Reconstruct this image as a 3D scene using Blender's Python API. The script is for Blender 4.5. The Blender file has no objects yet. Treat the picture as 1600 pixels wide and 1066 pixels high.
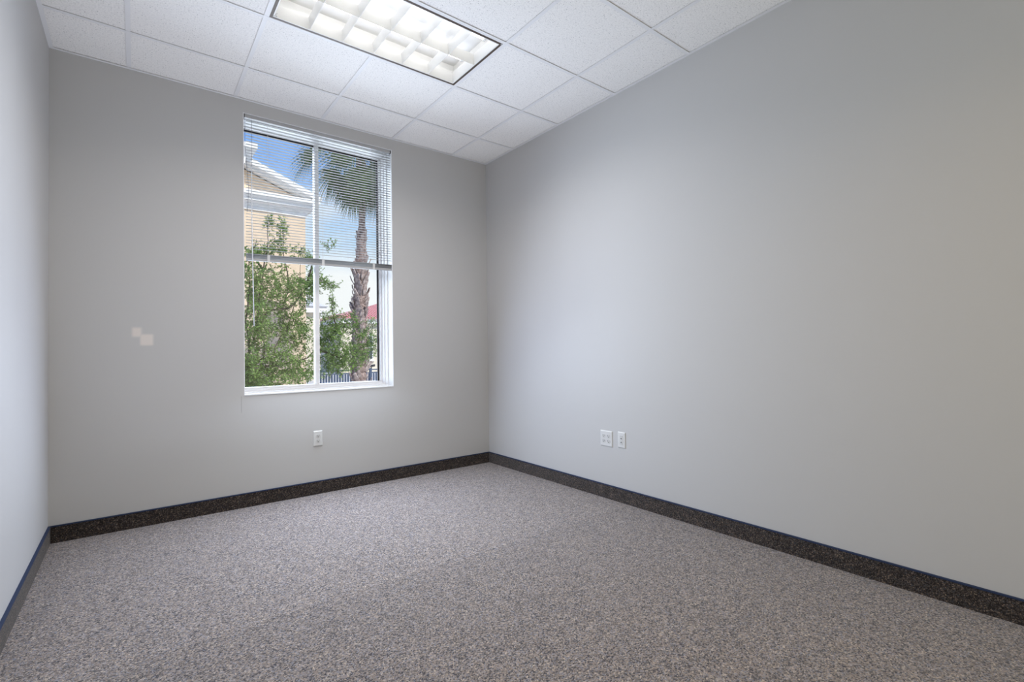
import bpy, bmesh, math, random
from mathutils import Vector, Matrix
random.seed(7)
S = bpy.context.scene
COL = S.collection
W, H, D = 3.2213, 2.9985, 5.40          # room width, height, depth (back wall is y = 0, room runs to y = -D)
T = 0.6096                               # ceiling grid module
GX, GY = 0.3816, 0.4643                  # first grid lines from the left wall and from the back wall
WL, WR, WB, WT = 1.045, 2.208, 0.815, 2.905   # window opening in the back wall
OUT = 0.36                               # thickness of the outer wall
GZ = -0.6                                # ground level outside

# ------------------------------------------------------------------ camera
cam_d = bpy.data.cameras.new('camera')
cam_d.sensor_fit = 'HORIZONTAL'; cam_d.sensor_width = 36.0
cam_d.lens = 760.73 / 1600 * 36.0
cam_d.clip_start = 0.02; cam_d.clip_end = 500
cam = bpy.data.objects.new('camera', cam_d); COL.objects.link(cam)
r = Vector((0.79090011, -0.61180535, -0.0130851)); u = Vector((0.000504143, -0.0207313685, 0.999784955))
f = Vector((0.61194506, 0.79073663, 0.016088))
cam.matrix_world = Matrix(((r.x, u.x, -f.x, 0.4142), (r.y, u.y, -f.y, -4.0252), (r.z, u.z, -f.z, 1.1308), (0, 0, 0, 1)))
S.camera = cam

# ------------------------------------------------------------------ view, world, sun, large lamps
S.view_settings.view_transform = 'Standard'; S.view_settings.look = 'None'
S.view_settings.gamma = 1.0; S.view_settings.use_curve_mapping = False
S.view_settings.exposure = 0.0
S.cycles.use_denoising = True
S.cycles.caustics_reflective = False; S.cycles.caustics_refractive = False
S.cycles.sample_clamp_indirect = 6.0
S.cycles.max_bounces = 12; S.cycles.diffuse_bounces = 6; S.cycles.transparent_max_bounces = 24

world = bpy.data.worlds.new('sky'); S.world = world; world.use_nodes = True
nt = world.node_tree; nt.nodes.clear()
def N(tree, typ, **kw):
    n = tree.nodes.new(typ)
    for k, v in kw.items(): setattr(n, k, v)
    return n
def ramp(tree, stops, interp='LINEAR'):
    n = N(tree, 'ShaderNodeValToRGB'); n.color_ramp.interpolation = interp
    el = n.color_ramp.elements
    while len(el) < len(stops): el.new(0.5)
    for e, (p, c) in zip(el, stops): e.position = p; e.color = (*c, 1) if len(c) == 3 else c
    return n
tc = N(nt, 'ShaderNodeTexCoord'); sx = N(nt, 'ShaderNodeSeparateXYZ'); nt.links.new(tc.outputs['Generated'], sx.inputs[0])
sky = ramp(nt, [(0.0, (.80, .89, 1.0)), (.10, (.80, .90, 1.0)), (.22, (.55, .75, 1.0)), (.34, (.27, .50, 1.0)), (.55, (.17, .38, .95)), (1, (.10, .25, .75))])
nt.links.new(sx.outputs['Z'], sky.inputs[0])
mp = N(nt, 'ShaderNodeMapping'); mp.inputs['Scale'].default_value = (2.2, 2.2, 6.0); mp.inputs['Location'].default_value = (.3, 1.1, .2)
nt.links.new(tc.outputs['Generated'], mp.inputs[0])
cn = N(nt, 'ShaderNodeTexNoise'); cn.inputs['Scale'].default_value = 1.3; cn.inputs['Detail'].default_value = 7; cn.inputs['Roughness'].default_value = .55
nt.links.new(mp.outputs[0], cn.inputs['Vector'])
low = N(nt, 'ShaderNodeMapRange'); low.inputs['From Min'].default_value = .05; low.inputs['From Max'].default_value = .38
low.inputs['To Min'].default_value = .34; low.inputs['To Max'].default_value = -.22
nt.links.new(sx.outputs['Z'], low.inputs['Value'])
ad = N(nt, 'ShaderNodeMath', operation='ADD'); nt.links.new(cn.outputs['Fac'], ad.inputs[0]); nt.links.new(low.outputs[0], ad.inputs[1])
cr = ramp(nt, [(.46, (0, 0, 0)), (.74, (1, 1, 1))]); nt.links.new(ad.outputs[0], cr.inputs[0])
mx = N(nt, 'ShaderNodeMixRGB'); nt.links.new(cr.outputs[0], mx.inputs['Fac']); nt.links.new(sky.outputs[0], mx.inputs['Color1'])
mx.inputs['Color2'].default_value = (.97, .985, 1.0, 1)
bg = N(nt, 'ShaderNodeBackground'); bg.inputs['Strength'].default_value = 1.06
nt.links.new(mx.outputs[0], bg.inputs[0])
wo = N(nt, 'ShaderNodeOutputWorld'); nt.links.new(bg.outputs[0], wo.inputs[0])

sun_d = bpy.data.lights.new('sun', 'SUN'); sun_d.energy = 4.6; sun_d.angle = .012; sun_d.color = (1, .95, .88)
sun = bpy.data.objects.new('sun', sun_d); COL.objects.link(sun)
sun.rotation_euler = (math.radians(45), 0, math.radians(24))      # high behind the room, from the right

def area(name, loc, rot, sx_, sy_, power, color, spread=180):
    d = bpy.data.lights.new(name, 'AREA'); d.shape = 'RECTANGLE'; d.size = sx_; d.size_y = sy_; d.energy = power; d.color = color
    d.spread = math.radians(spread)
    o = bpy.data.objects.new(name, d); COL.objects.link(o); o.location = loc; o.rotation_euler = rot
    return o
# daylight lamps added at the window, then unseen fill lamps inside the room
area('window_daylight', ((WL + WR) / 2, -.08, 1.10), (math.radians(-75), 0, 0), 1.10, .5, 31, (.593, .72, 1.0))
area('window_daylight_steep', ((WL + WR) / 2, -.26, 1.30), (math.radians(-40), 0, 0), 1.10, .6, 12, (.86, .96, 1.0), 150)
area('window_daylight_upper', ((WL + WR) / 2, -.09, 2.18), (math.radians(-78), 0, 0), 1.10, .7, 10.5, (.76, .87, 1.0), 140)
area('reveal_daylight', ((WL + WR) / 2, .33, 1.33), (math.radians(-90), 0, 0), 1.10, .95, 17, (.75, .85, 1.0))
area('reveal_daylight_upper', ((WL + WR) / 2, .33, 2.36), (math.radians(-90), 0, 0), 1.10, .98, 21, (.80, .88, 1.0))
area('floor_bounce', (1.45, -.95, .10), (math.radians(180), 0, 0), 2.4, 1.3, 12, (.76, .82, 1.0), 102)  # unseen fill lamp added to brighten the ceiling from below
area('rear_ceiling_light', (1.60, -3.70, 2.95), (0, 0, 0), 1.1, .52, 5.4, (1, .58, .10), 130)  # unseen lamp added overhead to warm the walls, no fixture there
area('front_light', (1.60, -5.35, 1.5), (math.radians(90), 0, 0), 2.6, 2.2, 16.5, (1.0, .90, .56))  # unseen fill lamp added behind the camera, facing the window wall

# ------------------------------------------------------------------ materials
def mat(name):
    m = bpy.data.materials.new(name); m.use_nodes = True
    t = m.node_tree; b = t.nodes['Principled BSDF']
    return m, t, b
def simple(name, c, rough=.6, metal=0, spec=.4):
    m, t, b = mat(name)
    b.inputs['Base Color'].default_value = (*c, 1); b.inputs['Roughness'].default_value = rough; b.inputs['Metallic'].default_value = metal
    b.inputs['Specular IOR Level'].default_value = spec
    return m
def noisy(name, c0, c1, scale, rough=.8, bump=0, detail=4, lo=.35, hi=.65, dist=.01, spec=.3, stretch=(1, 1, 1)):
    m, t, b = mat(name)
    tcn = N(t, 'ShaderNodeTexCoord'); mpn = N(t, 'ShaderNodeMapping'); mpn.inputs['Scale'].default_value = stretch
    no = N(t, 'ShaderNodeTexNoise'); no.inputs['Scale'].default_value = scale; no.inputs['Detail'].default_value = detail
    t.links.new(tcn.outputs['Object'], mpn.inputs[0]); t.links.new(mpn.outputs[0], no.inputs['Vector'])
    rp = ramp(t, [(lo, c0), (hi, c1)]); t.links.new(no.outputs['Fac'], rp.inputs[0]); t.links.new(rp.outputs[0], b.inputs['Base Color'])
    b.inputs['Roughness'].default_value = rough; b.inputs['Specular IOR Level'].default_value = spec
    if bump:
        bp = N(t, 'ShaderNodeBump'); bp.inputs['Strength'].default_value = bump; bp.inputs['Distance'].default_value = dist
        t.links.new(no.outputs['Fac'], bp.inputs['Height']); t.links.new(bp.outputs[0], b.inputs['Normal'])
    return m

def wall_paint(name, c, marks=False):
    m, t, b = mat(name)
    tcn = N(t, 'ShaderNodeTexCoord')
    no = N(t, 'ShaderNodeTexNoise'); no.inputs['Scale'].default_value = 160; no.inputs['Detail'].default_value = 2
    t.links.new(tcn.outputs['Object'], no.inputs['Vector'])
    bp = N(t, 'ShaderNodeBump'); bp.inputs['Strength'].default_value = .06; bp.inputs['Distance'].default_value = .002
    t.links.new(no.outputs['Fac'], bp.inputs['Height']); t.links.new(bp.outputs[0], b.inputs['Normal'])
    b.inputs['Roughness'].default_value = .55; b.inputs['Specular IOR Level'].default_value = .25
    b.inputs['Base Color'].default_value = (*c, 1)
    if marks:       # paler pinkish soft-edged patches left of the window and a scuff below its corner
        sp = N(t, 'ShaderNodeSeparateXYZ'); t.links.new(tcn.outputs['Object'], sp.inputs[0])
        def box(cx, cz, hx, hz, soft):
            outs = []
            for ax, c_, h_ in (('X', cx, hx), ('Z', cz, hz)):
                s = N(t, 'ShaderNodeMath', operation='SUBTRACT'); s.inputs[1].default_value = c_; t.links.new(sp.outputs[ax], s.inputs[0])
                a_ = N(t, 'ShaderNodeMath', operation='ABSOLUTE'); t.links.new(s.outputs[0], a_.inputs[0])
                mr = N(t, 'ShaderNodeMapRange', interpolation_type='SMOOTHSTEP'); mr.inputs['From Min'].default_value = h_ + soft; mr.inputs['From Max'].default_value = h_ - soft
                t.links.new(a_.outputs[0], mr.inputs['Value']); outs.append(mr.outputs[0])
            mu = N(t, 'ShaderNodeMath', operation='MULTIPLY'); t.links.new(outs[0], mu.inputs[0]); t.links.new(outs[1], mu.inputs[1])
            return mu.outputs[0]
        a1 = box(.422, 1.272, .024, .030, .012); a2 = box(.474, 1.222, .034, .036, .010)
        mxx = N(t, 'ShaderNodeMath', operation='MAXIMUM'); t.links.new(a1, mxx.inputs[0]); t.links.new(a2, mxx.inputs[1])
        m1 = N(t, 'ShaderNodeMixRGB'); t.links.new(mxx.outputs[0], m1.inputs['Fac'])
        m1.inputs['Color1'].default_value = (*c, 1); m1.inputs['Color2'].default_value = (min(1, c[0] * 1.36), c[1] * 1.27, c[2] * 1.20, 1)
        ck = box(1.026, .750, .0016, .06, .0012)
        mk = N(t, 'ShaderNodeMath', operation='MULTIPLY'); mk.inputs[1].default_value = .45; t.links.new(ck, mk.inputs[0])
        m2 = N(t, 'ShaderNodeMixRGB'); t.links.new(mk.outputs[0], m2.inputs['Fac']); t.links.new(m1.outputs[0], m2.inputs['Color1'])
        m2.inputs['Color2'].default_value = (.12, .12, .11, 1); t.links.new(m2.outputs[0], b.inputs['Base Color'])
    return m

def carpet(name, k, scale=230, stops=None, mott=.12):
    m, t, b = mat(name)
    tcn = N(t, 'ShaderNodeTexCoord')
    vo = N(t, 'ShaderNodeTexVoronoi'); vo.inputs['Scale'].default_value = scale; t.links.new(tcn.outputs['Object'], vo.inputs['Vector'])
    sp = N(t, 'ShaderNodeSeparateColor'); t.links.new(vo.outputs['Color'], sp.inputs[0])
    rp = ramp(t, stops or [(0, (.03, .03, .045)), (.2, (.09, .08, .085)), (.42, (.25, .21, .185)), (.62, (.34, .275, .23)), (.8, (.22, .23, .28)), (1, (.58, .48, .39))])
    t.links.new(sp.outputs[0], rp.inputs[0])
    no = N(t, 'ShaderNodeTexNoise'); no.inputs['Scale'].default_value = 26; no.inputs['Detail'].default_value = 5; t.links.new(tcn.outputs['Object'], no.inputs['Vector'])
    mr = N(t, 'ShaderNodeMapRange'); mr.inputs['From Min'].default_value = .3; mr.inputs['From Max'].default_value = .7
    mr.inputs['To Min'].default_value = k * (1 - mott); mr.inputs['To Max'].default_value = k * (1 + mott); t.links.new(no.outputs['Fac'], mr.inputs['Value'])
    mu = N(t, 'ShaderNodeVectorMath', operation='SCALE'); t.links.new(rp.outputs[0], mu.inputs[0]); t.links.new(mr.outputs[0], mu.inputs['Scale'])
    t.links.new(mu.outputs[0], b.inputs['Base Color'])
    bp = N(t, 'ShaderNodeBump'); bp.inputs['Strength'].default_value = .7; bp.inputs['Distance'].default_value = .004; bp.invert = True
    t.links.new(vo.outputs['Distance'], bp.inputs['Height']); t.links.new(bp.outputs[0], b.inputs['Normal'])
    b.inputs['Roughness'].default_value = .95; b.inputs['Specular IOR Level'].default_value = .1
    b.inputs['Sheen Weight'].default_value = .25; b.inputs['Sheen Roughness'].default_value = .5
    return m

def tile_mat(name):
    m, t, b = mat(name)
    oi = N(t, 'ShaderNodeObjectInfo'); tcn = N(t, 'ShaderNodeTexCoord')
    ofs = N(t, 'ShaderNodeVectorMath', operation='SCALE'); ofs.inputs['Scale'].default_value = 7.0
    cb = N(t, 'ShaderNodeCombineXYZ'); t.links.new(oi.outputs['Random'], cb.inputs[0]); t.links.new(oi.outputs['Random'], cb.inputs[1]); t.links.new(cb.outputs[0], ofs.inputs[0])
    ad_ = N(t, 'ShaderNodeVectorMath', operation='ADD'); t.links.new(tcn.outputs['Object'], ad_.inputs[0]); t.links.new(ofs.outputs[0], ad_.inputs[1])
    n1 = N(t, 'ShaderNodeTexNoise'); n1.inputs['Scale'].default_value = 120; n1.inputs['Detail'].default_value = 3; t.links.new(ad_.outputs[0], n1.inputs['Vector'])
    v1 = N(t, 'ShaderNodeTexVoronoi'); v1.inputs['Scale'].default_value = 95; t.links.new(ad_.outputs[0], v1.inputs['Vector'])
    pit = ramp(t, [(.11, (.42, .42, .42)), (.26, (1, 1, 1))]); t.links.new(v1.outputs['Distance'], pit.inputs[0])
    sp = N(t, 'ShaderNodeSeparateColor'); t.links.new(v1.outputs['Color'], sp.inputs[0])
    gate = ramp(t, [(.35, (0, 0, 0)), (.40, (1, 1, 1))]); t.links.new(sp.outputs[0], gate.inputs[0])
    mxp = N(t, 'ShaderNodeMixRGB'); t.links.new(gate.outputs[0], mxp.inputs['Fac']); t.links.new(pit.outputs[0], mxp.inputs['Color1']); mxp.inputs['Color2'].default_value = (1, 1, 1, 1)
    fl = ramp(t, [(.36, (.80, .79, .765)), (.58, (.92, .905, .875))]); t.links.new(n1.outputs['Fac'], fl.inputs[0])
    mu = N(t, 'ShaderNodeMixRGB', blend_type='MULTIPLY'); mu.inputs['Fac'].default_value = 1; t.links.new(fl.outputs[0], mu.inputs['Color1']); t.links.new(mxp.outputs[0], mu.inputs['Color2'])
    t.links.new(mu.outputs[0], b.inputs['Base Color'])
    bp = N(t, 'ShaderNodeBump'); bp.inputs['Strength'].default_value = .35; bp.inputs['Distance'].default_value = .003
    t.links.new(n1.outputs['Fac'], bp.inputs['Height']); t.links.new(bp.outputs[0], b.inputs['Normal'])
    b.inputs['Roughness'].default_value = .95; b.inputs['Specular IOR Level'].default_value = .1
    return m

def glass_mat(name):
    m, t, b = mat(name); t.nodes.remove(b)
    out = t.nodes['Material Output']
    tr = N(t, 'ShaderNodeBsdfTransparent'); tr.inputs[0].default_value = (.96, .975, .97, 1)
    gl = N(t, 'ShaderNodeBsdfGlossy'); gl.inputs['Roughness'].default_value = .02
    fr = N(t, 'ShaderNodeFresnel'); fr.inputs['IOR'].default_value = 1.35
    mxs = N(t, 'ShaderNodeMixShader'); t.links.new(fr.outputs[0], mxs.inputs[0]); t.links.new(tr.outputs[0], mxs.inputs[1]); t.links.new(gl.outputs[0], mxs.inputs[2])
    t.links.new(mxs.outputs[0], out.inputs[0])
    return m

def leaf_mat(name, c0, c1, c2, scale=3.0, trans=.35):
    m, t, b = mat(name); out = t.nodes['Material Output']; t.nodes.remove(b)
    ge = N(t, 'ShaderNodeNewGeometry'); no = N(t, 'ShaderNodeTexNoise'); no.inputs['Scale'].default_value = scale; no.inputs['Detail'].default_value = 8; no.inputs['Roughness'].default_value = .8
    t.links.new(ge.outputs['Position'], no.inputs['Vector'])
    rp = ramp(t, [(.36, c0), (.5, c1), (.64, c2)]); t.links.new(no.outputs['Fac'], rp.inputs[0])
    df = N(t, 'ShaderNodeBsdfDiffuse'); tl = N(t, 'ShaderNodeBsdfTranslucent'); ms = N(t, 'ShaderNodeMixShader'); ms.inputs[0].default_value = trans
    t.links.new(rp.outputs[0], df.inputs[0]); t.links.new(rp.outputs[0], tl.inputs[0]); t.links.new(df.outputs[0], ms.inputs[1]); t.links.new(tl.outputs[0], ms.inputs[2])
    t.links.new(ms.outputs[0], out.inputs[0])
    return m

def emit_mat(name, c, s):
    m, t, b = mat(name); b.inputs['Base Color'].default_value = (.9, .9, .9, 1)
    b.inputs['Emission Color'].default_value = (*c, 1); b.inputs['Emission Strength'].default_value = s
    return m

PAINT = (.538, .534, .528)
M = dict(
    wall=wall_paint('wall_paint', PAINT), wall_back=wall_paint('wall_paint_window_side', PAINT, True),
    tile=tile_mat('mineral_fibre_tile'), grid=simple('white_grid_steel', (.80, .80, .80), .5),
    carpet=carpet('loop_carpet', .84, 205), carpet2=carpet('loop_carpet_turned', .95, 205),
    base=carpet('carpet_base', 1.0, 260, [(0, (.010, .008, .008)), (.45, (.028, .022, .020)), (.7, (.08, .06, .048)), (.86, (.04, .044, .055)), (1, (.25, .18, .13))], .25),
    navy=simple('navy_binding', (.014, .028, .075), .7),
    white=simple('white_gloss_paint', (.84, .85, .87), .35), vinyl=simple('white_vinyl', (.91, .91, .93), .4),
    gasket=simple('black_gasket', (.02, .018, .022), .7), glass=glass_mat('window_glass'),
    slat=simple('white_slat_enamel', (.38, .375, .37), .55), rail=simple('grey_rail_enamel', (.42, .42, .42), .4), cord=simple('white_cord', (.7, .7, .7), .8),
    dcord=simple('dark_cord', (.16, .16, .18), .8), clear=simple('clear_wand', (.78, .80, .84), .2),
    plate=simple('white_plate_plastic', (.66, .66, .65), .35), face=simple('ivory_receptacle', (.60, .60, .59), .35), hole=simple('dark_slot', (.05, .05, .05), .6),
    bronze=simple('dark_bronze_trim', (.085, .062, .048), .45, .2), louver=simple('white_louver', (.80, .80, .79), .38, 0, .5), housing=simple('white_reflector', (.86, .86, .85), .5),
    tube=emit_mat('lamp_tube', (1, .97, .92), 4.2), clip=simple('spring_clip', (.5, .5, .5), .3, .9),
    stucco=noisy('tan_stucco', (.66, .52, .375), (.72, .565, .41), 6, .9, .1), trimw=noisy('white_stucco_trim', (.80, .79, .77), (.86, .85, .84), 4, .85),
    cream=noisy('cream_stucco', (.66, .60, .48), (.70, .64, .52), 3, .9), redtile=noisy('red_clay_tile', (.66, .30, .27), (.78, .40, .36), 5, .85),
    paleroof=noisy('pale_roof', (.52, .52, .53), (.60, .60, .60), 5, .9), darkglass=simple('dark_window_glass', (.05, .06, .07), .15),
    fence=simple('slate_blue_metal', (.06, .085, .14), .5), asphalt=noisy('ground_paving', (.46, .46, .46), (.56, .55, .54), 3, .95),
    grass=noisy('lawn', (.05, .10, .02), (.10, .17, .04), 12, .95),
    bark=noisy('oak_bark', (.05, .04, .033), (.14, .11, .09), 18, .95, .4, stretch=(1, 1, .3)),
    leaf=leaf_mat('oak_leaf', (.10, .17, .05), (.25, .38, .11), (.45, .57, .22), 5.0, .4),
    frond=leaf_mat('palm_frond_green', (.05, .085, .045), (.11, .17, .075), (.24, .30, .14), 3.0, .3), dead=leaf_mat('palm_frond_dry', (.16, .12, .10), (.26, .20, .165), (.40, .32, .26), 4.0, .2),
    trunk=noisy('palm_trunk', (.16, .11, .095), (.40, .30, .26), 14, .95, .5), boot=noisy('palm_leaf_base', (.24, .18, .16), (.60, .49, .44), 9, .95, .3),
    roofing=simple('roof_board', (.12, .12, .12), .9))

# ------------------------------------------------------------------ mesh helpers
class MB:
    def __init__(s): s.v, s.f = [], []
    def add(s, vs, fs):
        o = len(s.v); s.v += [tuple(p) for p in vs]; s.f += [tuple(i + o for i in q) for q in fs]; return s
    def box(s, x0, x1, y0, y1, z0, z1):
        vs = [(x, y, z) for x in (x0, x1) for y in (y0, y1) for z in (z0, z1)]
        return s.add(vs, [(0, 1, 3, 2), (4, 6, 7, 5), (0, 4, 5, 1), (2, 3, 7, 6), (0, 2, 6, 4), (1, 5, 7, 3)])
    def prism(s, prof, axis, a, b):
        """closed profile of (p, q) pairs extruded along axis from a to b"""
        n = len(prof)
        def P(p, q, t): return {'x': (t, p, q), 'y': (p, t, q), 'z': (p, q, t)}[axis]
        vs = [P(p, q, a) for p, q in prof] + [P(p, q, b) for p, q in prof]
        fs = [(i, (i + 1) % n, n + (i + 1) % n, n + i) for i in range(n)] + [tuple(range(n - 1, -1, -1)), tuple(range(n, 2 * n))]
        return s.add(vs, fs)
    def ring(s, x0, x1, z0, z1, X0, X1, Z0, Z1, ya, yb):
        """rectangular ring (inner x0.., outer X0..) from ya to yb"""
        I = [(x0, z0), (x1, z0), (x1, z1), (x0, z1)]; O = [(X0, Z0), (X1, Z0), (X1, Z1), (X0, Z1)]
        vs = [(x, y, z) for y in (ya, yb) for L in (I, O) for x, z in L]
        fs = []
        for i in range(4):
            j = (i + 1) % 4
            fs += [(i, j, 4 + j, 4 + i), (8 + i, 12 + i, 12 + j, 8 + j), (i, 8 + i, 8 + j, j), (4 + i, 4 + j, 12 + j, 12 + i)]
        return s.add(vs, fs)
    def tube(s, pts, rad, n=8, cap=True):
        pts = [Vector(p) for p in pts]; k = len(pts)
        rad = [rad] * k if not isinstance(rad, (list, tuple)) else rad
        vs = []
        for i, p in enumerate(pts):
            d = (pts[min(i + 1, k - 1)] - pts[max(i - 1, 0)]).normalized()
            a = d.orthogonal().normalized() if abs(d.z) > .95 else d.cross(Vector((0, 0, 1))).normalized()
            if abs(d.z) > .95: a = (Vector((1, 0, 0)) - d * d.x).normalized()
            b = d.cross(a)
            for j in range(n):
                t = 2 * math.pi * j / n; vs.append(p + (a * math.cos(t) + b * math.sin(t)) * rad[i])
        fs = [(i * n + j, i * n + (j + 1) % n, (i + 1) * n + (j + 1) % n, (i + 1) * n + j) for i in range(k - 1) for j in range(n)]
        if cap: fs += [tuple(range(n - 1, -1, -1)), tuple(range((k - 1) * n, k * n))]
        return s.add(vs, fs)
    def mesh(s, name, m, smooth=False, fix=True):
        me = bpy.data.meshes.new(name); me.from_pydata(s.v, [], s.f)
        if fix:
            b = bmesh.new(); b.from_mesh(me); bmesh.ops.recalc_face_normals(b, faces=b.faces); b.to_mesh(me); b.free()
        for mm in (m if isinstance(m, (list, tuple)) else [m]): me.materials.append(mm)
        if smooth:
            me.polygons.foreach_set('use_smooth', [True] * len(me.polygons))
        me.update(); return me
    def build(s, name, m, parent=None, smooth=False, fix=True, bevel=0):
        return link(name, s.mesh(name, m, smooth, fix), parent, bevel=bevel)
def link(name, me, parent=None, loc=None, bevel=0):
    o = bpy.data.objects.new(name, me); COL.objects.link(o)
    if parent is not None: o.parent = parent
    if loc is not None: o.location = loc
    if bevel:
        md = o.modifiers.new('bevel', 'BEVEL'); md.width = bevel; md.segments = 2; md.limit_method = 'ANGLE'
    return o
def tag(o, label, cat, group=None, kind=None):
    o['label'] = label; o['category'] = cat
    if group: o['group'] = group
    if kind: o['kind'] = kind
    return o
def empty(name, loc=(0, 0, 0)):
    o = bpy.data.objects.new(name, None); COL.objects.link(o); o.location = loc; o.empty_display_size = .1; return o
def struct(o, label=None):
    o['kind'] = 'structure'
    if label: o['label'] = label
    return o
def B(*a): return MB().box(*a)

# ------------------------------------------------------------------ room shell
floor = struct(B(0, W, -D, 0, -.12, -.008).build('floor', M['roofing']), 'brown and slate speckled loop carpet floor')
SEAM = -1.755
B(0, W, SEAM + .0005, 0, -.008, 0).build('carpet_sheet', M['carpet2'], floor)
B(0, W, -D, SEAM - .0005, -.008, 0).build('carpet_sheet', M['carpet'], floor)

wb = MB().ring(WL, WR, WB, WT, -.15, W + .15, -.12, H + .35, 0, OUT)
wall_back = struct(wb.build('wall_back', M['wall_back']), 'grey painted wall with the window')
struct(B(-.15, 0, -D - .15, 0, -.12, H + .35).build('wall_left', M['wall']), 'grey painted wall at the left')
struct(B(W, W + .15, -D - .15, 0, -.12, H + .35).build('wall_right', M['wall']), 'long grey painted wall at the right')
struct(B(0, W, -D - .15, -D, -.12, H + .35).build('wall_front', M['wall']), 'grey painted wall behind the viewer')
struct(B(-.15, W + .15, -D - .15, OUT, H + .35, H + .45).build('roof', M['roofing']), 'roof slab above the ceiling')

BH = .1035; BT = .011
def baseboard(name, a, b_, axis, side, lab):
    """carpet strip base with a bound top edge; axis x: wall at y=a.. ; side +1/-1 thickness direction"""
    if axis == 'x':
        y0, y1 = (0, side * BT); x0, x1 = a
        o = B(x0, x1, min(y0, y1) + b_, max(y0, y1) + b_, .0005, BH - .004).build(name, M['base'])
        B(x0, x1, min(0, side * (BT + .002)) + b_, max(0, side * (BT + .002)) + b_, BH - .006, BH).build('binding', M['navy'], o)['label'] = 'navy bound top edge'
    else:
        y0, y1 = a
        o = B(min(0, side * BT) + b_, max(0, side * BT) + b_, y0, y1, .0005, BH - .004).build(name, M['base'])
        B(min(0, side * (BT + .002)) + b_, max(0, side * (BT + .002)) + b_, y0, y1, BH - .006, BH).build('binding', M['navy'], o)['label'] = 'navy bound top edge'
    struct(o, lab); return o
baseboard('baseboard_back', (.013, W - .013), 0, 'x', -1, 'dark carpet baseboard under the window')
baseboard('baseboard_front', (.013, W - .013), -D, 'x', 1, 'dark carpet baseboard behind the viewer')
baseboard('baseboard_left', (-D, 0), 0, 'y', 1, 'dark carpet baseboard along the left wall')
baseboard('baseboard_right', (-D, 0), W, 'y', -1, 'dark carpet baseboard along the right wall')

# suspended ceiling: every tile, tee and wall angle a part
ceiling = struct(B(0, W, -D, 0, H + .20, H + .215).build('ceiling', M['roofing']), 'white suspended ceiling of square mineral tiles')
xs = [0] + [GX + i * T for i in range(5)] + [W]
ys = [0]; y = GY
while y < D: ys.append(y); y += T
ys.append(D)
LIGHT = ((2, 2), (3, 2))        # the two bays taken by the lay-in light
tiles = {}
for i in range(len(xs) - 1):
    for j in range(len(ys) - 1):
        if (i, j) in LIGHT: continue
        g = .003
        w_, d_ = round(xs[i + 1] - xs[i] - 2 * g, 4), round(ys[j + 1] - ys[j] - 2 * g, 4)
        if (w_, d_) not in tiles:
            mb = MB(); e = .004; hw, hd = w_ / 2, d_ / 2
            lo_ = [(-hw + e, -hd + e), (hw - e, -hd + e), (hw - e, hd - e), (-hw + e, hd - e)]; up_ = [(-hw, -hd), (hw, -hd), (hw, hd), (-hw, hd)]
            vs = [(p, q, 0) for p, q in lo_] + [(p, q, .004) for p, q in up_] + [(p, q, .016) for p, q in up_]
            fs = [(3, 2, 1, 0), (8, 9, 10, 11)] + [(k + a, k + (a + 1) % 4, k + 4 + (a + 1) % 4, k + 4 + a) for k in (0, 4) for a in range(4)]
            tiles[(w_, d_)] = mb.add(vs, fs).mesh('ceiling_tile', M['tile'])
        link('ceiling_tile', tiles[(w_, d_)], ceiling, ((xs[i] + xs[i + 1]) / 2, -(ys[j] + ys[j + 1]) / 2, H + .004))
FW = .012
for q in ys[1:-1]:
    mb = B(0.0, W, -q - FW, -q + FW, H, H + .0012).box(0, W, -q - .001, -q + .001, H + .0012, H + .035)
    mb.build('main_tee', M['grid'], ceiling)
for i, p in enumerate(xs[1:-1]):
    for j in range(len(ys) - 1):
        if i == 2 and j == 2: continue          # the light spans this line
        a_, b_ = -ys[j + 1] + FW, -ys[j] - FW
        if j == len(ys) - 2: a_ = -D
        if j == 0: b_ = 0
        B(p - FW, p + FW, a_, b_, H + .0003, H + .0012).box(p - .001, p + .001, a_, b_, H + .0012, H + .03).build('cross_tee', M['grid'], ceiling)
for a_ in ((0, .022, -D + .022, -.022), (W - .022, W, -D + .022, -.022), (0, W, -.022, 0), (0, W, -D, -D + .022)):
    B(*a_, H - .0008, H + .0004).build('wall_angle', M['grid'], ceiling)

# ------------------------------------------------------------------ lay-in ceiling light
lx0, lx1 = xs[2 + 0] + FW, xs[4] - FW       # set below from the grid lines
lx0, lx1 = GX + T + FW, GX + 3 * T - FW
ly0, ly1 = -(GY + 2 * T) + FW, -(GY + T) - FW
lamp = empty('ceiling_light', ((lx0 + lx1) / 2, (ly0 + ly1) / 2, H))
tag(lamp, 'lit two by six cell parabolic louver light set flush in the white tile ceiling', 'ceiling light')
hx, hy = (lx1 - lx0) / 2, (ly1 - ly0) / 2
# housing: open box with a reflector top
t_ = .004
mb = MB()
mb.box(-hx, hx, -hy, hy, .135, .14).box(-hx, -hx + t_, -hy, hy, .001, .135).box(hx - t_, hx, -hy, hy, .001, .135)
mb.box(-hx + t_, hx - t_, -hy, -hy + t_, .001, .135).box(-hx + t_, hx - t_, hy - t_, hy, .001, .135)
hs = mb.build('housing', M['housing'], lamp)
def hring(i0, i1, z0, z1):
    m_ = MB(); a0, b0, a1, b1 = hx - i0, hy - i0, hx - i1, hy - i1
    m_.box(-a0, a0, b1, b0, z0, z1).box(-a0, a0, -b0, -b1, z0, z1).box(-a0, -a1, -b1, b1, z0, z1).box(a1, a0, -b1, b1, z0, z1); return m_
hring(0.002, .0175, .0005, .012).build('trim', M['bronze'], lamp)['label'] = 'dark bronze trim around the louver'  # shade of the gap beside the louver frame, put in as a dark strip
lf = hring(.0178, .022, .0005, .085).build('louver_frame', M['louver'], lamp)
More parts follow.
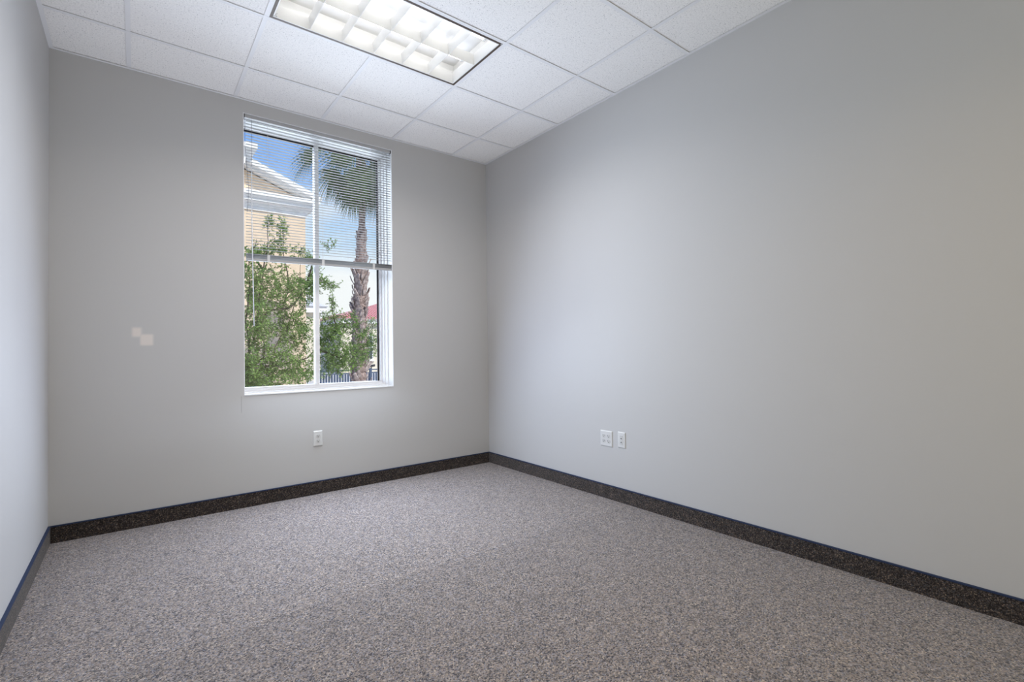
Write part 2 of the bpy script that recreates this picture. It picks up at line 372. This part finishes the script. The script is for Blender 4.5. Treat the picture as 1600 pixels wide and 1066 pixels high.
# parabolic blades: narrow below, wide above
BHt = .064
def blade_prof(h=BHt, n=5, w0=.0012, w1=.010):
    R_ = [(w0 + (w1 - w0) * (k / n) ** 1.7, .001 + h * k / n) for k in range(n + 1)]
    return R_ + [(-p, q) for p, q in reversed(R_)]
ax, ay = hx - .022, hy - .022
pr = blade_prof()
MB().prism([(p, q) for p, q in pr], 'x', -ax, ax).build('long_blade', M['louver'], lamp, smooth=False)
cw = 2 * ax / 6
shared = None
for k in range(1, 6):
    for sgn in (-1, 1):
        if shared is None:
            shared = MB().prism(pr, 'y', -ay / 2 + .0015, ay / 2 - .0015).mesh('cross_blade', M['louver'])
        link('cross_blade', shared, lamp, (-ax + k * cw, sgn * ay / 2, 0))
for side in (-1, 1):            # half-parabolic edge blades
    half = [(0, q) for _, q in ((0, .001), (0, .001 + BHt))]
    R_ = [(.0012 + .010 * (k / 5) ** 1.7, .001 + BHt * k / 5) for k in range(6)]
    P_ = [(0, .001)] + R_ + [(0, .001 + BHt)]
    MB().prism([(side * (ay - p), q) for p, q in P_], 'x', -ax, ax).build('edge_blade', M['louver'], lamp)
    MB().prism([(side * (ax - p), q) for p, q in P_], 'y', -ay, ay).build('edge_blade', M['louver'], lamp)
for sgn in (-1, 1):
    tb = MB().tube([(-ax + .03, sgn * ay / 2, .108), (ax - .03, sgn * ay / 2, .108)], .0127, 12).build('lamp_tube', M['tube'], lamp, smooth=True)
    for e in (-1, 1):
        B(e * (ax - .012) - .008, e * (ax - .012) + .008, sgn * ay / 2 - .012, sgn * ay / 2 + .012, .09, .134).build('lamp_holder', M['louver'], lamp)
for cx_, cy_ in ((-hx + .016, hy - .02), (-hx + .03, hy - .02), (hx - .012, -hy + .02)):
    MB().tube([(cx_, cy_, .004), (cx_ + .006, cy_ - .012, -.001), (cx_ - .004, cy_ - .02, .003), (cx_ + .004, cy_ - .03, .006)], .0018, 6).build('spring_clip', M['clip'], lamp, smooth=True)
ld = area('light_output', (0, 0, -.004), (0, 0, 0), 2 * ax - .02, 2 * ay - .02, 20.5, (1, .94, .915), 152); ld.parent = lamp

# ------------------------------------------------------------------ window
FD = .100           # where the frame starts behind the wall face
win = MB()
SB = .040
win.ring(WL + .010, WR - .010, WB + .012, WT - .010, WL + .004, WR - .004, WB + .006, WT - .004, FD, .158)
win.ring(WL + .016, WR - .016, WB + .026, WT - .013, WL + .004, WR - .004, WB + .006, WT - .004, .158, .170)
win.ring(WL + .012, WR - .012, WB + .022, WT - .010, WL + .004, WR - .004, WB + .006, WT - .004, .170, .222)
win.ring(WL + .022, WR - .022, WB + SB, WT - .018, WL + .004, WR - .004, WB + .006, WT - .004, .222, .300)
window = struct(win.build('window_1', M['vinyl']), 'tall white two light window with a half raised mini blind')
for nm, a_ in (('jamb_liner', (WL - .001, WL + .004, -.0015, .33, WB, WT)), ('jamb_liner', (WR - .004, WR + .001, -.0015, .33, WB, WT)),
               ('head_liner', (WL, WR, 0, .33, WT - .004, WT + .001)), ('sill', (WL - .0005, WR + .0005, -.004, .33, WB - .002, WB + .006))):
    B(*a_).build(nm, M['white'], window)
mxc = 1.6355
B(mxc - .0165, mxc + .0165, .240, .300, WB + SB, WT - .018).build('mullion', M['vinyl'], window, bevel=.003)
for a_, b_ in ((WL + .022, mxc - .0165), (mxc + .0165, WR - .022)):
    p = MB().box(a_, b_, .272, .2765, WB + SB, WT - .018).build('pane', M['glass'], window)
    p['label'] = 'clear glass pane'
    gs = B(a_, b_, .266, .272, WT - .018 - .013, WT - .018)
    if a_ < mxc - .1: gs.box(a_, a_ + .006, .266, .272, WB + SB, WT - .018 - .013)
    else: gs.box(b_ - .012, b_, .266, .272, WB + SB, WT - .018 - .013)
    gs.build('gasket', M['gasket'], window)

# ------------------------------------------------------------------ mini blind
blind = empty('mini_blind', (mxc, .022, WT - .03))
tag(blind, 'white aluminium mini blind half raised inside the window opening', 'blind')
bo = Vector((mxc, .022, WT - .03))
def bb(x0, x1, y0, y1, z0, z1): return B(x0 - bo.x, x1 - bo.x, y0 - bo.y, y1 - bo.y, z0 - bo.z, z1 - bo.z)
bx0, bx1 = WL + .010, WR - .010
bb(bx0, bx1, .006, .034, WT - .029, WT - .005).build('headrail', M['rail'], blind, bevel=.002)
for a_ in ((bx0 - .005, bx0), (bx1, bx1 + .005)):
    bb(*a_, .003, .036, WT - .031, WT - .005).build('bracket', M['gasket'], blind)
def slat_mesh(L, tilt):
    mb_ = MB(); n = 6; wd = .0250
    P_ = []
    for k in range(n + 1):
        t = k / n * 2 - 1; P_.append((t * wd / 2, .0022 * (1 - t * t)))
    P_ = P_ + [(p, q - .0006) for p, q in reversed(P_)]
    c, s = math.cos(tilt), math.sin(tilt)
    P_ = [(p * c - q * s, p * s + q * c) for p, q in P_]
    return mb_.prism(P_, 'x', -L / 2, L / 2).mesh('slat', M['slat'])
SL = slat_mesh(bx1 - bx0 - .004, math.radians(4))
SF = slat_mesh(bx1 - bx0 - .004, 0)
ztop, zbl, zbr = WT - .048, 1.880, 1.902
pitch = .0215
nsl = int((ztop - (zbl + zbr) / 2) / pitch) + 1
for k in range(nsl):
    t = k / (nsl - 1)
    z = ztop - k * pitch
    o = link('slat', SL, blind, (0, 0, z - bo.z)); o.rotation_euler = (0, -t * (zbr - zbl) / (bx1 - bx0), 0)
tl = math.atan2(zbr - zbl, bx1 - bx0)
zr = (zbl + zbr) / 2
for k in range(9):              # slats gathered on the bottom rail
    o = link('slat', SF, blind, (random.uniform(-.002, .002), random.uniform(-.0015, .0015), zr - .016 - k * .0036 - bo.z)); o.rotation_euler = (random.uniform(-.06, .06), -tl + random.uniform(-.002, .002), 0)
br = MB().box(-(bx1 - bx0) / 2, (bx1 - bx0) / 2, -.012, .012, -.011, .007).build('bottom_rail', M['rail'], blind, bevel=.003)
br.location = (0, 0, zr - .056 - bo.z); br.rotation_euler = (0, -tl, 0)
for px_ in (1.214, 1.617, 2.041):
    dx = px_ - bo.x
    zb = zbl + (zbr - zbl) * (px_ - bx0) / (bx1 - bx0) - .065
    m_ = MB()
    for yy in (-.0135, .0135):
        m_.tube([(dx, yy, ztop + .02 - bo.z), (dx, yy, zb - bo.z)], .0006, 5)
    m_.build('ladder_cord', M['cord'], blind)
    q = B(dx - .010, dx + .010, -.0150, -.0128, zb - .004 - bo.z, zb + .046 - bo.z).build('rail_clip', M['plate'], blind)
wx = 1.099
MB().tube([(wx - bo.x, -.024, WT - .028 - bo.z), (wx - bo.x, -.032, WT - .05 - bo.z), (wx - bo.x, -.030, 2.50 - bo.z)], .0012, 6).build('wand_hook', M['dcord'], blind, smooth=True)
wnd = MB().tube([(wx - bo.x - .002, -.031, 2.51 - bo.z), (wx - bo.x, -.033, 2.0 - bo.z), (wx + .010 - bo.x, -.034, 1.325 - bo.z)], [.0033, .0033, .0036], 8).build('tilt_wand', M['clear'], blind, smooth=True)
wnd['label'] = 'pale plastic tilt wand'
MB().tube([(1.057 - bo.x, -.022, 2.86 - bo.z), (1.056 - bo.x, -.026, 2.66 - bo.z), (1.068 - bo.x, -.026, 2.50 - bo.z), (1.078 - bo.x, -.026, 2.36 - bo.z), (1.076 - bo.x, -.026, 2.27 - bo.z), (1.069 - bo.x, -.026, 2.17 - bo.z)], .0014, 6).build('lift_cord', M['dcord'], blind, smooth=True)

# ------------------------------------------------------------------ wall plates
def disc(x, z, y0, y1, rad, n=14):
    return MB().prism([(x + rad * math.cos(2 * math.pi * k / n), z + rad * math.sin(2 * math.pi * k / n)) for k in range(n)], 'y', y0, y1)
def plate(name, loc, rotz, label, cat, w, h, gangs, kind):
    o = empty(name, loc); o.rotation_euler = (0, 0, rotz); tag(o, label, cat)
    mb_ = MB(); b = .006
    L0 = [(-w / 2, -h / 2), (w / 2, -h / 2), (w / 2, h / 2), (-w / 2, h / 2)]; L1 = [(p * (1 - 2 * b / w), q * (1 - 2 * b / h)) for p, q in L0]
    vs = [(p, 0, q) for p, q in L0] + [(p, -.003, q) for p, q in L0] + [(p, -.0065, q) for p, q in L1]
    fs = [(3, 2, 1, 0), (8, 9, 10, 11)] + [(k + a, k + (a + 1) % 4, k + 4 + (a + 1) % 4, k + 4 + a) for k in (0, 4) for a in range(4)]
    mb_.add(vs, fs).build('cover_plate', M['plate'], o)
    for gx in gangs:
        if kind == 'power':
            for s in (-1, 1):
                prof = [(gx + .0165 * math.cos(t), s * .0195 + max(-.0125, min(.0125, .0165 * math.sin(t)))) for t in [2 * math.pi * k / 20 for k in range(20)]]
                rc = MB().prism(prof, 'y', -.0082, -.004).build('receptacle', M['face'], o)
                z = s * .0195
                B(gx - .0078, gx - .0052, -.0086, -.0080, z - .001, z + .0085).build('slot', M['hole'], rc)
                B(gx + .0052, gx + .0078, -.0086, -.0080, z, z + .0075).build('slot', M['hole'], rc)
                disc(gx, z - .0065, -.0086, -.0080, .0032, 10).build('ground_hole', M['hole'], rc)
            disc(gx, 0, -.0078, -.006, .003, 10).build('screw', M['face'], o)
        else:
            B(gx - .0165, gx + .0165, -.0078, -.004, -.034, .034).build('jack_insert', M['face'], o)
            for z in (.012, -.016):
                j = disc(gx, z, -.0110, -.0070, .0068, 14).build('jack', M['plate'], o)
                disc(gx, z, -.0113, -.0108, .0046, 12).build('jack_hole', M['hole'], j)
            B(gx - .012, gx + .012, -.0081, -.0077, .0255, .0285).build('label_strip', M['rail'], o)
            for s in (-1, 1): disc(gx, s * .046, -.0078, -.006, .003, 10).build('screw', M['face'], o)
    return o
plate('duplex_outlet', (1.563, 0, .439), 0, 'small white duplex power outlet on the wall below the window', 'outlet', .070, .120, (0,), 'power')
plate('double_outlet', (W, -1.548, .447), math.radians(-90), 'square white double outlet with four receptacles on the right wall', 'outlet', .116, .118, (-.023, .023), 'power')
plate('jack_plate', (W, -1.693, .455), math.radians(-90), 'narrow white jack plate with two round ports beside the square outlet', 'jack plate', .070, .116, (0,), 'jack')

# ------------------------------------------------------------------ outside: ground and buildings
gr = struct(B(-30, 60, OUT, 90, GZ - .2, GZ).build('ground', M['asphalt']), 'pale paved ground outside the window')

def wedge(x0, x1, y0, y1, zb, zt, prj, steps):
    """cornice of stacked courses; steps = (z0, z1, projection)"""
    m_ = MB()
    for z0, z1, p in steps: m_.box(x0 - p, x1 + p, y0 - p, y1 + p, z0, z1)
    return m_
hb = empty('tan_building', (2.1, 18.6, GZ)); tag(hb, 'tan stucco building with white gabled cornice behind the leafy tree', 'building')
bo2 = Vector(hb.location)
def hbld(mb_, name, m, smooth=False, lab=None):
    mb_.v = [(x - bo2.x, y - bo2.y, z - bo2.z) for x, y, z in mb_.v]
    o = mb_.build(name, m, hb, smooth)
    if lab: o['label'] = lab
    return o
X0, X1, Y0, Y1 = -.98, 5.18, 14.0, 23.2
hbld(B(X0, X1, Y0, Y1, GZ, 6.50), 'wall', M['stucco'])
hbld(B(X0 - .03, X1 + .03, Y0 - .05, Y1 + .05, 5.87, 6.03), 'frieze', M['trimw'], lab='white frieze band')
def course(z0, z1, p0, p1):        # flared course: projection p0 below, p1 above
    m_ = MB(); n = 5
    rings = []
    for k in range(n + 1):
        t = k / n; p = p0 + (p1 - p0) * (1 - math.cos(t * math.pi / 2)); z = z0 + (z1 - z0) * t
        rings.append([(X0 - p, Y0 - p, z), (X1 + p, Y0 - p, z), (X1 + p, Y1 + p, z), (X0 - p, Y1 + p, z)])
    vs = [v for R_ in rings for v in R_]
    fs = [(k * 4 + a, k * 4 + (a + 1) % 4, k * 4 + 4 + (a + 1) % 4, k * 4 + 4 + a) for k in range(n) for a in range(4)] + [(3, 2, 1, 0), tuple(range(n * 4, n * 4 + 4))]
    return m_.add(vs, fs)
hbld(course(6.03, 6.14, .06, .22), 'cornice', M['trimw'])
hbld(B(X0 - .25, X1 + .25, Y0 - .27, Y1 + .27, 6.14, 6.20), 'cornice', M['trimw'])
hbld(course(6.20, 6.31, .28, .36), 'cornice', M['trimw'])
hbld(B(X0 - .40, X1 + .40, Y0 - .40, Y1 + .40, 6.31, 6.44), 'cornice', M['trimw'])
xm = (X0 + X1) / 2; sl = .40
hbld(MB().prism([(X0, 6.44), (X1, 6.44), (xm, 6.44 + sl * (X1 - xm))], 'y', Y0 + .06, Y0 + .16), 'tympanum', M['stucco'])
for sg, e in ((1, X1 + .45), (-1, X0 - .45)):
    zt = lambda x: 6.46 + sl * abs(e - x)
    hbld(MB().prism([(e, 6.44), (e, 6.56), (xm, 6.58 + sl * abs(e - xm)), (xm, 6.40 + sl * abs(e - xm)), (e - sg * .15, 6.44)], 'y', Y0 - .42, Y0 + .2), 'raking_cornice', M['trimw'])
    e2 = e - sg * .22
    hbld(MB().prism([(e - sg * .33, 6.44), (xm, 6.31 + sl * abs(e - xm)), (xm, 6.5 + sl * abs(e - xm)), (e2, 6.5)], 'y', Y0 - .22, Y0 + .1), 'raking_cornice', M['trimw'])
    hbld(MB().prism([(e, 6.46), (e, 6.56), (xm, 6.56 + sl * abs(e - xm)), (xm, 6.46 + sl * abs(e - xm))], 'y', Y0 + .2, Y1 + .4), 'roof', M['paleroof'])
ped = []
for k in range(8):
    t = k / 7 * math.pi / 2; ped.append((1.10 + .30 * (1 - math.cos(t)), 7.20 + .46 * math.sin(t)))
ped = [(1.02, 6.9), (1.02, 7.2)] + ped + [(1.42, 7.66), (1.42, 7.80)]
m_ = MB(); rings = [[(xm - p, Y0 - .5 - (p - 1.02) * .8, z), (xm + p, Y0 - .5 - (p - 1.02) * .8, z), (xm + p, Y0 + .5, z), (xm - p, Y0 + .5, z)] for p, z in ped]
nn = len(rings)
m_.add([v for R_ in rings for v in R_], [(k * 4 + a, k * 4 + (a + 1) % 4, k * 4 + 4 + (a + 1) % 4, k * 4 + 4 + a) for k in range(nn - 1) for a in range(4)] + [(3, 2, 1, 0), tuple(range(nn * 4 - 4, nn * 4))])
hbld(m_, 'gable_block', M['trimw'], lab='white flared block on the gable')

wg = empty('hip_roofed_wing', (6.5, 31, GZ)); tag(wg, 'small cream wing with a pale hipped roof beyond the tan building', 'building')
def rel(o, mb_, name, m):
    l = Vector(o.location); mb_.v = [(x - l.x, y - l.y, z - l.z) for x, y, z in mb_.v]; return mb_.build(name, m, o)
rel(wg, B(3.5, 9.25, 26.3, 35, GZ, 3.45), 'wall', M['cream'])
rel(wg, B(3.2, 9.55, 26.0, 35.3, 3.45, 3.82), 'eaves', M['trimw'])
rel(wg, MB().add([(3.1, 25.9, 3.82), (9.65, 25.9, 3.82), (9.65, 35.4, 3.82), (3.1, 35.4, 3.82), (6.4, 29, 5.3), (6.4, 32, 5.3)], [(0, 1, 4), (1, 2, 5, 4), (2, 3, 5), (3, 0, 4, 5), (3, 2, 1, 0)]), 'roof', M['paleroof'])

rb = empty('red_roofed_building', (19, 40, GZ)); tag(rb, 'distant cream building with a red clay tile roof right of the palm trunk', 'building')
rel(rb, B(13.2, 27, 34.6, 46, GZ, 3.35), 'wall', M['cream'])
rel(rb, B(12.9, 27.3, 34.2, 46.4, 3.35, 3.72), 'fascia', M['trimw'])
m_ = MB(); m_.add([(12.7, 34.0, 3.72), (27.5, 34.0, 3.72), (27.5, 46.6, 3.72), (12.7, 46.6, 3.72), (19.3, 40.3, 5.75), (21, 40.3, 5.75)], [(0, 1, 5, 4), (1, 2, 5), (2, 3, 4, 5), (3, 0, 4), (3, 2, 1, 0)])
rel(rb, m_, 'roof', M['redtile'])
m_ = MB()
for k in range(62):                # tile courses of the slope towards the window
    t = k / 61; x = 12.75 + t * 14.7
    hgt = min(1, (x - 12.7) / 6.6, (27.5 - x) / 6.5)
    if hgt < .05: continue
    m_.tube([(x, 33.98, 3.76), (x, 34.0 + 6.3 * hgt, 3.76 + 2.03 * hgt)], .075, 5)
rt = rel(rb, m_, 'roof_tile_courses', M['redtile']); rt['kind'] = 'stuff'
for wx0 in (14.75, 17.2, 19.8, 22.4):
    wo_ = rel(rb, MB().ring(wx0 + .09, wx0 + 1.01, .47, 2.31, wx0, wx0 + 1.1, .38, 2.4, 34.5, 34.62).box(wx0 + .52, wx0 + .58, 34.5, 34.62, .47, 2.31).box(wx0 + .09, wx0 + 1.01, 34.5, 34.62, 1.36, 1.42).box(wx0 - .1, wx0 + 1.2, 34.42, 34.62, .28, .38), 'window', M['trimw'])
    mb_ = B(wx0 + .05, wx0 + 1.05, 34.57, 34.61, .43, 2.35); l = Vector(rb.location); mb_.v = [(x - l.x, y - l.y, z - l.z) for x, y, z in mb_.v]; mb_.build('pane', M['darkglass'], wo_)

# fence
fx0, fx1, fy = 4.72, 8.8, 11.5
fe = empty('metal_fence', (6, fy, GZ)); tag(fe, 'low slate blue metal picket fence with a double top rail behind the palm', 'fence')
rel(fe, B(fx0, fx1, fy - .025, fy + .025, .495, .530), 'rail', M['fence'])
rel(fe, B(fx0, fx1, fy - .02, fy + .02, .395, .430), 'rail', M['fence'])
rel(fe, B(fx0, fx1, fy - .02, fy + .02, -.46, -.42), 'rail', M['fence'])
pk = MB().box(-.024, .024, -.012, .012, 0, .95).mesh('picket', M['fence'])
x = fx0 + .05
while x < fx1:
    link('picket', pk, fe, (x - 6, 0, .04 - 0)); x += .085
for x in (4.9, 6.53, 8.1):
    rel(fe, B(x - .035, x + .035, fy - .035, fy + .035, GZ, .56), 'post', M['fence'])
fl_ = empty('floodlight', (6.56, fy, .56)); tag(fl_, 'small dark floodlight on top of a post of the blue fence', 'floodlight')
B(-.015, .015, -.015, .015, 0, .03).build('bracket', M['gasket'], fl_)
MB().prism([(-.09, .03), (.10, .05), (.11, .12), (-.07, .095)], 'y', -.06, .06).build('lamp_head', M['gasket'], fl_)

# ------------------------------------------------------------------ palm
palm = empty('palm_tree', (5.2, 9.0, GZ)); tag(palm, 'tall fan palm with a rough stubbled trunk seen through the right half of the window', 'tree')
po = Vector(palm.location)
axis = [(5.20, GZ, .26), (5.203, .2, .205), (5.24, 1.2, .18), (5.253, 1.97, .165), (5.27, 2.6, .165), (5.282, 3.29, .165), (5.31, 3.9, .125), (5.326, 4.30, .135), (5.340, 4.55, .085), (5.349, 5.1, .08), (5.33, 5.9, .11), (5.29, 6.75, .13)]
def pax(z):
    for (x0, z0, r0), (x1, z1, r1) in zip(axis, axis[1:]):
        if z <= z1: t = (z - z0) / (z1 - z0); return x0 + (x1 - x0) * t, r0 + (r1 - r0) * t
    return axis[-1][0], axis[-1][2]
pts, rad = [], []
z = GZ
while z < 6.78:
    x, r_ = pax(z); pts.append((x - po.x, random.uniform(-.006, .006), z - po.z)); rad.append(r_ * random.uniform(.94, 1.04)); z += .06
MB().tube(pts, rad, 14).build('trunk', M['trunk'], palm)
boots = []
for v in range(4):
    rnd = random.Random(v); m_ = MB(); L = .20 + .05 * v; w0, w1 = .075, .035
    vs = [(-w0, 0, 0), (w0, 0, 0), (w0 * .8, .025, 0), (-w0 * .8, .025, 0),
          (-w0 * .75, .045 + .01 * v, L * .5), (w0 * .75, .045 + .01 * v, L * .5), (w0 * .6, .07 + .01 * v, L * .5), (-w0 * .6, .07 + .01 * v, L * .5),
          (-w1 + rnd.uniform(-.01, .01), .06 + .028 * v, L), (w1, .06 + .028 * v, L * rnd.uniform(.85, 1.05)), (w1 * .8, .075 + .03 * v, L), (-w1 * .8, .075 + .03 * v, L * .95)]
    fs = [(3, 2, 1, 0), (8, 9, 10, 11)] + [(k + a, k + (a + 1) % 4, k + 4 + (a + 1) % 4, k + 4 + a) for k in (0, 4) for a in range(4)]
    boots.append(m_.add(vs, fs).mesh('leaf_base', M['boot']))
z = -.35; k = 0
while z < 4.36:
    x, r_ = pax(z)
    for q in range(5 if z < 3.6 else 4):
        a_ = k * 2.4 + q * 2 * math.pi / (5 if z < 3.6 else 4) + random.uniform(-.15, .15)
        o = link('leaf_base', boots[random.choice((0, 0, 1, 1, 2, 2, 3)) if z < 3.5 else 0], palm, (x - po.x + math.cos(a_) * (r_ - .018), math.sin(a_) * (r_ - .018), z - po.z + random.uniform(-.04, .04)))
        o.rotation_euler = (random.uniform(-.12, .05), random.uniform(-.45, .45), a_ - math.pi / 2); s = random.uniform(.75, 1.1) * (1 if z < 3.5 else .72); o.scale = (s, s, s)
    z += .15; k += 1
def frond(az, el, lp, lb, droop, mat_, rnd, name='frond', nseg=34, spread=2.5):
    m_ = MB(); up = Vector((0, 0, 1))
    x0, r0 = pax(6.5)
    p = Vector((x0 - po.x, 0, 6.56 - po.z + rnd.uniform(-.12, .12))); h = Vector((math.cos(az), math.sin(az), 0))
    pp = []; e = el
    for k in range(6):
        pp.append(p.copy()); p = p + (h * math.cos(e) + up * math.sin(e)) * (lp / 5); e -= droop * .16
    m_.tube(pp, [.022, .018, .015, .013, .012, .010], 5)
    d = (h * math.cos(e) + up * math.sin(e)).normalized(); s = d.cross(up).normalized() if abs(d.z) < .98 else Vector((-h.y, h.x, 0)); n = s.cross(d).normalized()
    c0 = pp[-1]
    for k in range(nseg):
        a = (k / (nseg - 1) - .5) * spread + rnd.uniform(-.03, .03)
        L = lb * (.62 + .38 * math.cos(a * .62)) * rnd.uniform(.9, 1.08)
        dr = d * math.cos(a) + s * math.sin(a) + n * .18 * abs(math.sin(a)); dr.normalize()
        base = c0 + d * (.10 * math.cos(a)); vs = []; wmax = .021
        sd = dr.cross(n).normalized()
        pos = base.copy(); dd = dr.copy(); nn_ = 5
        for q in range(nn_ + 1):
            t = q / nn_; w = wmax * (1 - t) ** .7 * (.55 + 1.2 * min(t, .35)) + .0016
            fold = n * (.012 * (1 - t))
            vs += [pos - sd * w + fold, pos, pos + sd * w + fold]
            dd = (dd - up * droop * .30 * t * rnd.uniform(.7, 1.3)).normalized(); pos = pos + dd * (L / nn_)
        fs = []
        for q in range(nn_):
            b_ = q * 3; fs += [(b_, b_ + 1, b_ + 4, b_ + 3), (b_ + 1, b_ + 2, b_ + 5, b_ + 4)]
        m_.add(vs, fs)
    return m_.build(name, mat_, palm, fix=False)
rnd = random.Random(3)
for k in range(30):
    t = k / 29; az = k * 2.39996 + .4
    el = math.radians(78 - 118 * t) + rnd.uniform(-.1, .1)
    frond(az, el, rnd.uniform(.9, 1.2), rnd.uniform(.85, 1.1), 1.1 + .6 * rnd.random(), M['frond'], rnd)
for k in range(15):
    az = k * 2.39996 + 1.7 if k < 8 else math.radians(-150 + 18 * (k - 8) + rnd.uniform(-6, 6))
    o = frond(az, math.radians(-46 - rnd.uniform(0, 26)), rnd.uniform(.6, .95), rnd.uniform(.7, .95), 1.6, M['dead'], rnd, 'dead_frond', 26, 1.9)
    o['label'] = 'dry brown frond'

# ------------------------------------------------------------------ oak
oak = empty('oak_tree', (2.0, 5.0, GZ)); tag(oak, 'small leafy green tree close outside the lower left of the window', 'tree')
oo = Vector(oak.location)
def tb(pts, r0, r1, name, n=7):
    k = len(pts); rnd_ = random
    P_ = [Vector(p) - oo for p in pts]; Q = [P_[0]]
    for a_, b_ in zip(P_, P_[1:]):
        for j in (1, 2, 3):
            q = a_.lerp(b_, j / 3)
            if j < 3: q += Vector((rnd_.uniform(-.02, .02), rnd_.uniform(-.02, .02), rnd_.uniform(-.015, .015)))
            Q.append(q)
    m = len(Q)
    return MB().tube(Q, [r0 + (r1 - r0) * i / (m - 1) for i in range(m)], n).build(name, M['bark'], oak, smooth=True)
tb([(1.72, 4.95, GZ), (1.80, 4.85, .1), (1.83, 4.8, .62), (1.86, 4.8, 1.1)], .10, .055, 'trunk', 10)
BR = [[(1.85, 4.8, 1.0), (1.95, 4.8, 1.45), (2.0, 4.8, 1.9), (2.1, 4.9, 2.5), (2.2, 5.0, 3.0), (2.22, 5, 3.45)],
      [(1.84, 4.8, .85), (2.08, 4.8, 1.03), (2.085, 4.8, 1.19), (2.25, 4.85, 1.19), (2.5, 5.1, 1.5), (2.75, 5.3, 2.2), (2.8, 5.3, 2.9)],
      [(1.83, 4.8, .7), (2.11, 4.8, .90), (2.45, 4.9, .93), (2.74, 5.2, .97), (3.2, 5.6, 1.15), (3.6, 5.8, 1.5), (3.95, 6.0, 1.75)],
      [(1.95, 4.8, 1.45), (2.15, 4.8, 1.83), (2.36, 4.85, 1.84), (2.55, 5.1, 2.2), (2.45, 5.05, 2.8), (2.43, 5, 3.35)],
      [(2.36, 4.85, 1.84), (2.51, 4.9, 1.89), (2.9, 5.3, 2.3), (3.25, 5.5, 2.5), (3.45, 5.6, 2.42)],
      [(1.87, 4.8, 1.15), (1.78, 4.6, 1.6), (1.85, 4.6, 2.2), (1.86, 4.6, 2.75)],
      [(3.2, 5.6, 1.15), (3.7, 5.95, 1.0), (4.1, 6.1, 1.1), (4.4, 6.25, 1.4)],
      [(3.6, 5.8, 1.5), (3.5, 5.75, 1.9), (3.49, 5.7, 2.25)],
      [(2.08, 4.8, 1.19), (2.09, 4.8, .95)], [(2.1, 4.9, 2.5), (1.95, 4.9, 2.75), (2.0, 4.9, 3.0)],
      [(2.9, 5.3, 2.3), (3.0, 5.3, 2.8), (3.0, 5.3, 3.0)], [(4.1, 6.1, 1.1), (4.5, 6.3, 1.4), (4.55, 6.3, 1.75)],
      [(1.84, 4.8, .8), (1.4, 4.85, 1.3), (1.1, 4.9, 1.9), (1.2, 4.9, 2.5)], [(1.4, 4.85, 1.3), (.95, 4.9, 1.35), (.6, 4.9, 1.7)]]
for b_ in BR: tb(b_, .020, .004, 'branch', 6)
BL = [(2.3, 5.0, 2.17, .48, .46, 90), (1.95, 4.6, 1.59, .21, .46, 60), (2.6, 5.2, 1.52, .39, .36, 70), (2.21, 4.8, .97, .44, .28, 60), (1.89, 4.6, 2.26, .15, .35, 24),
      (2.88, 5.4, 2.25, .25, .38, 30), (2.13, 5.0, 2.81, .26, .15, 15), (2.22, 5.0, 3.31, .04, .15, 5), (2.42, 5.0, 3.23, .06, .18, 8), (2.33, 5.0, 2.94, .18, .13, 10),
      (2.73, 5.2, 2.87, .18, .14, 7), (2.99, 5.3, 2.83, .09, .17, 7), (3.05, 5.4, 2.44, .12, .31, 14), (3.49, 5.8, 1.18, .36, .46, 80), (4.32, 6.2, 1.24, .29, .36, 34),
      (3.9, 6.0, .98, .32, .32, 40), (3.52, 5.8, 1.69, .28, .28, 30), (3.95, 6.0, 1.71, .19, .24, 16), (4.53, 6.3, 1.53, .15, .34, 14), (3.46, 5.6, 2.39, .15, .12, 5),
      (3.28, 5.6, 2.45, .1, .2, 6), (3.49, 5.7, 2.06, .07, .18, 5), (1.81, 4.4, .94, .11, .28, 18), (2.79, 5.3, .95, .25, .26, 16), (1.83, 4.6, 2.66, .07, .2, 4), (3.41, 5.6, 3.17, .12, .1, 3),
      (2.15, 4.7, .70, .45, .16, 40), (2.75, 5.2, .72, .32, .16, 22), (1.85, 4.4, .68, .2, .14, 16), (3.45, 5.8, .72, .35, .12, 10),
      (1.15, 4.9, 2.0, .50, .55, 60), (.95, 4.9, 1.25, .45, .40, 40), (1.40, 4.9, 2.65, .32, .30, 22), (.6, 4.9, 1.7, .3, .4, 18)]
rl = random.Random(11); mf = MB(); mt = MB()
for cx, cy, cz, rx, rz, n in BL:
    for _ in range(int(n * 2.9)):
        while True:
            q = Vector((rl.uniform(-1, 1), rl.uniform(-1, 1), rl.uniform(-1, 1)))
            if q.length < 1: break
        c = Vector((cx + q.x * rx, cy + q.y * min(.55, max(rx, rz)), cz + q.z * rz)) - oo
        d = Vector((rl.uniform(-1, 1), rl.uniform(-1, 1), rl.uniform(-.1, 1.2))).normalized(); L = rl.uniform(.14, .26)
        mt.tube([c - d * L * .5, c + d * L * .5], [.0035, .0015], 3, False)
        for k in range(15):
            p = c + d * L * (k / 14 - .5)
            ld_ = (d * .5 + Vector((rl.gauss(0, 1), rl.gauss(0, 1), rl.gauss(0, .7)))).normalized()
            sd = ld_.cross(Vector((rl.gauss(0, .5), rl.gauss(0, .5), 1))).normalized()
            l = rl.uniform(.034, .058); w = l * .24
            mf.add([p, p + ld_ * l * .55 + sd * w, p + ld_ * l, p + ld_ * l * .55 - sd * w], [(0, 1, 2, 3)])
fo = mf.build('foliage', M['leaf'], oak, fix=False); fo['kind'] = 'stuff'
tw = mt.build('twigs', M['bark'], oak, fix=False); tw['kind'] = 'stuff'
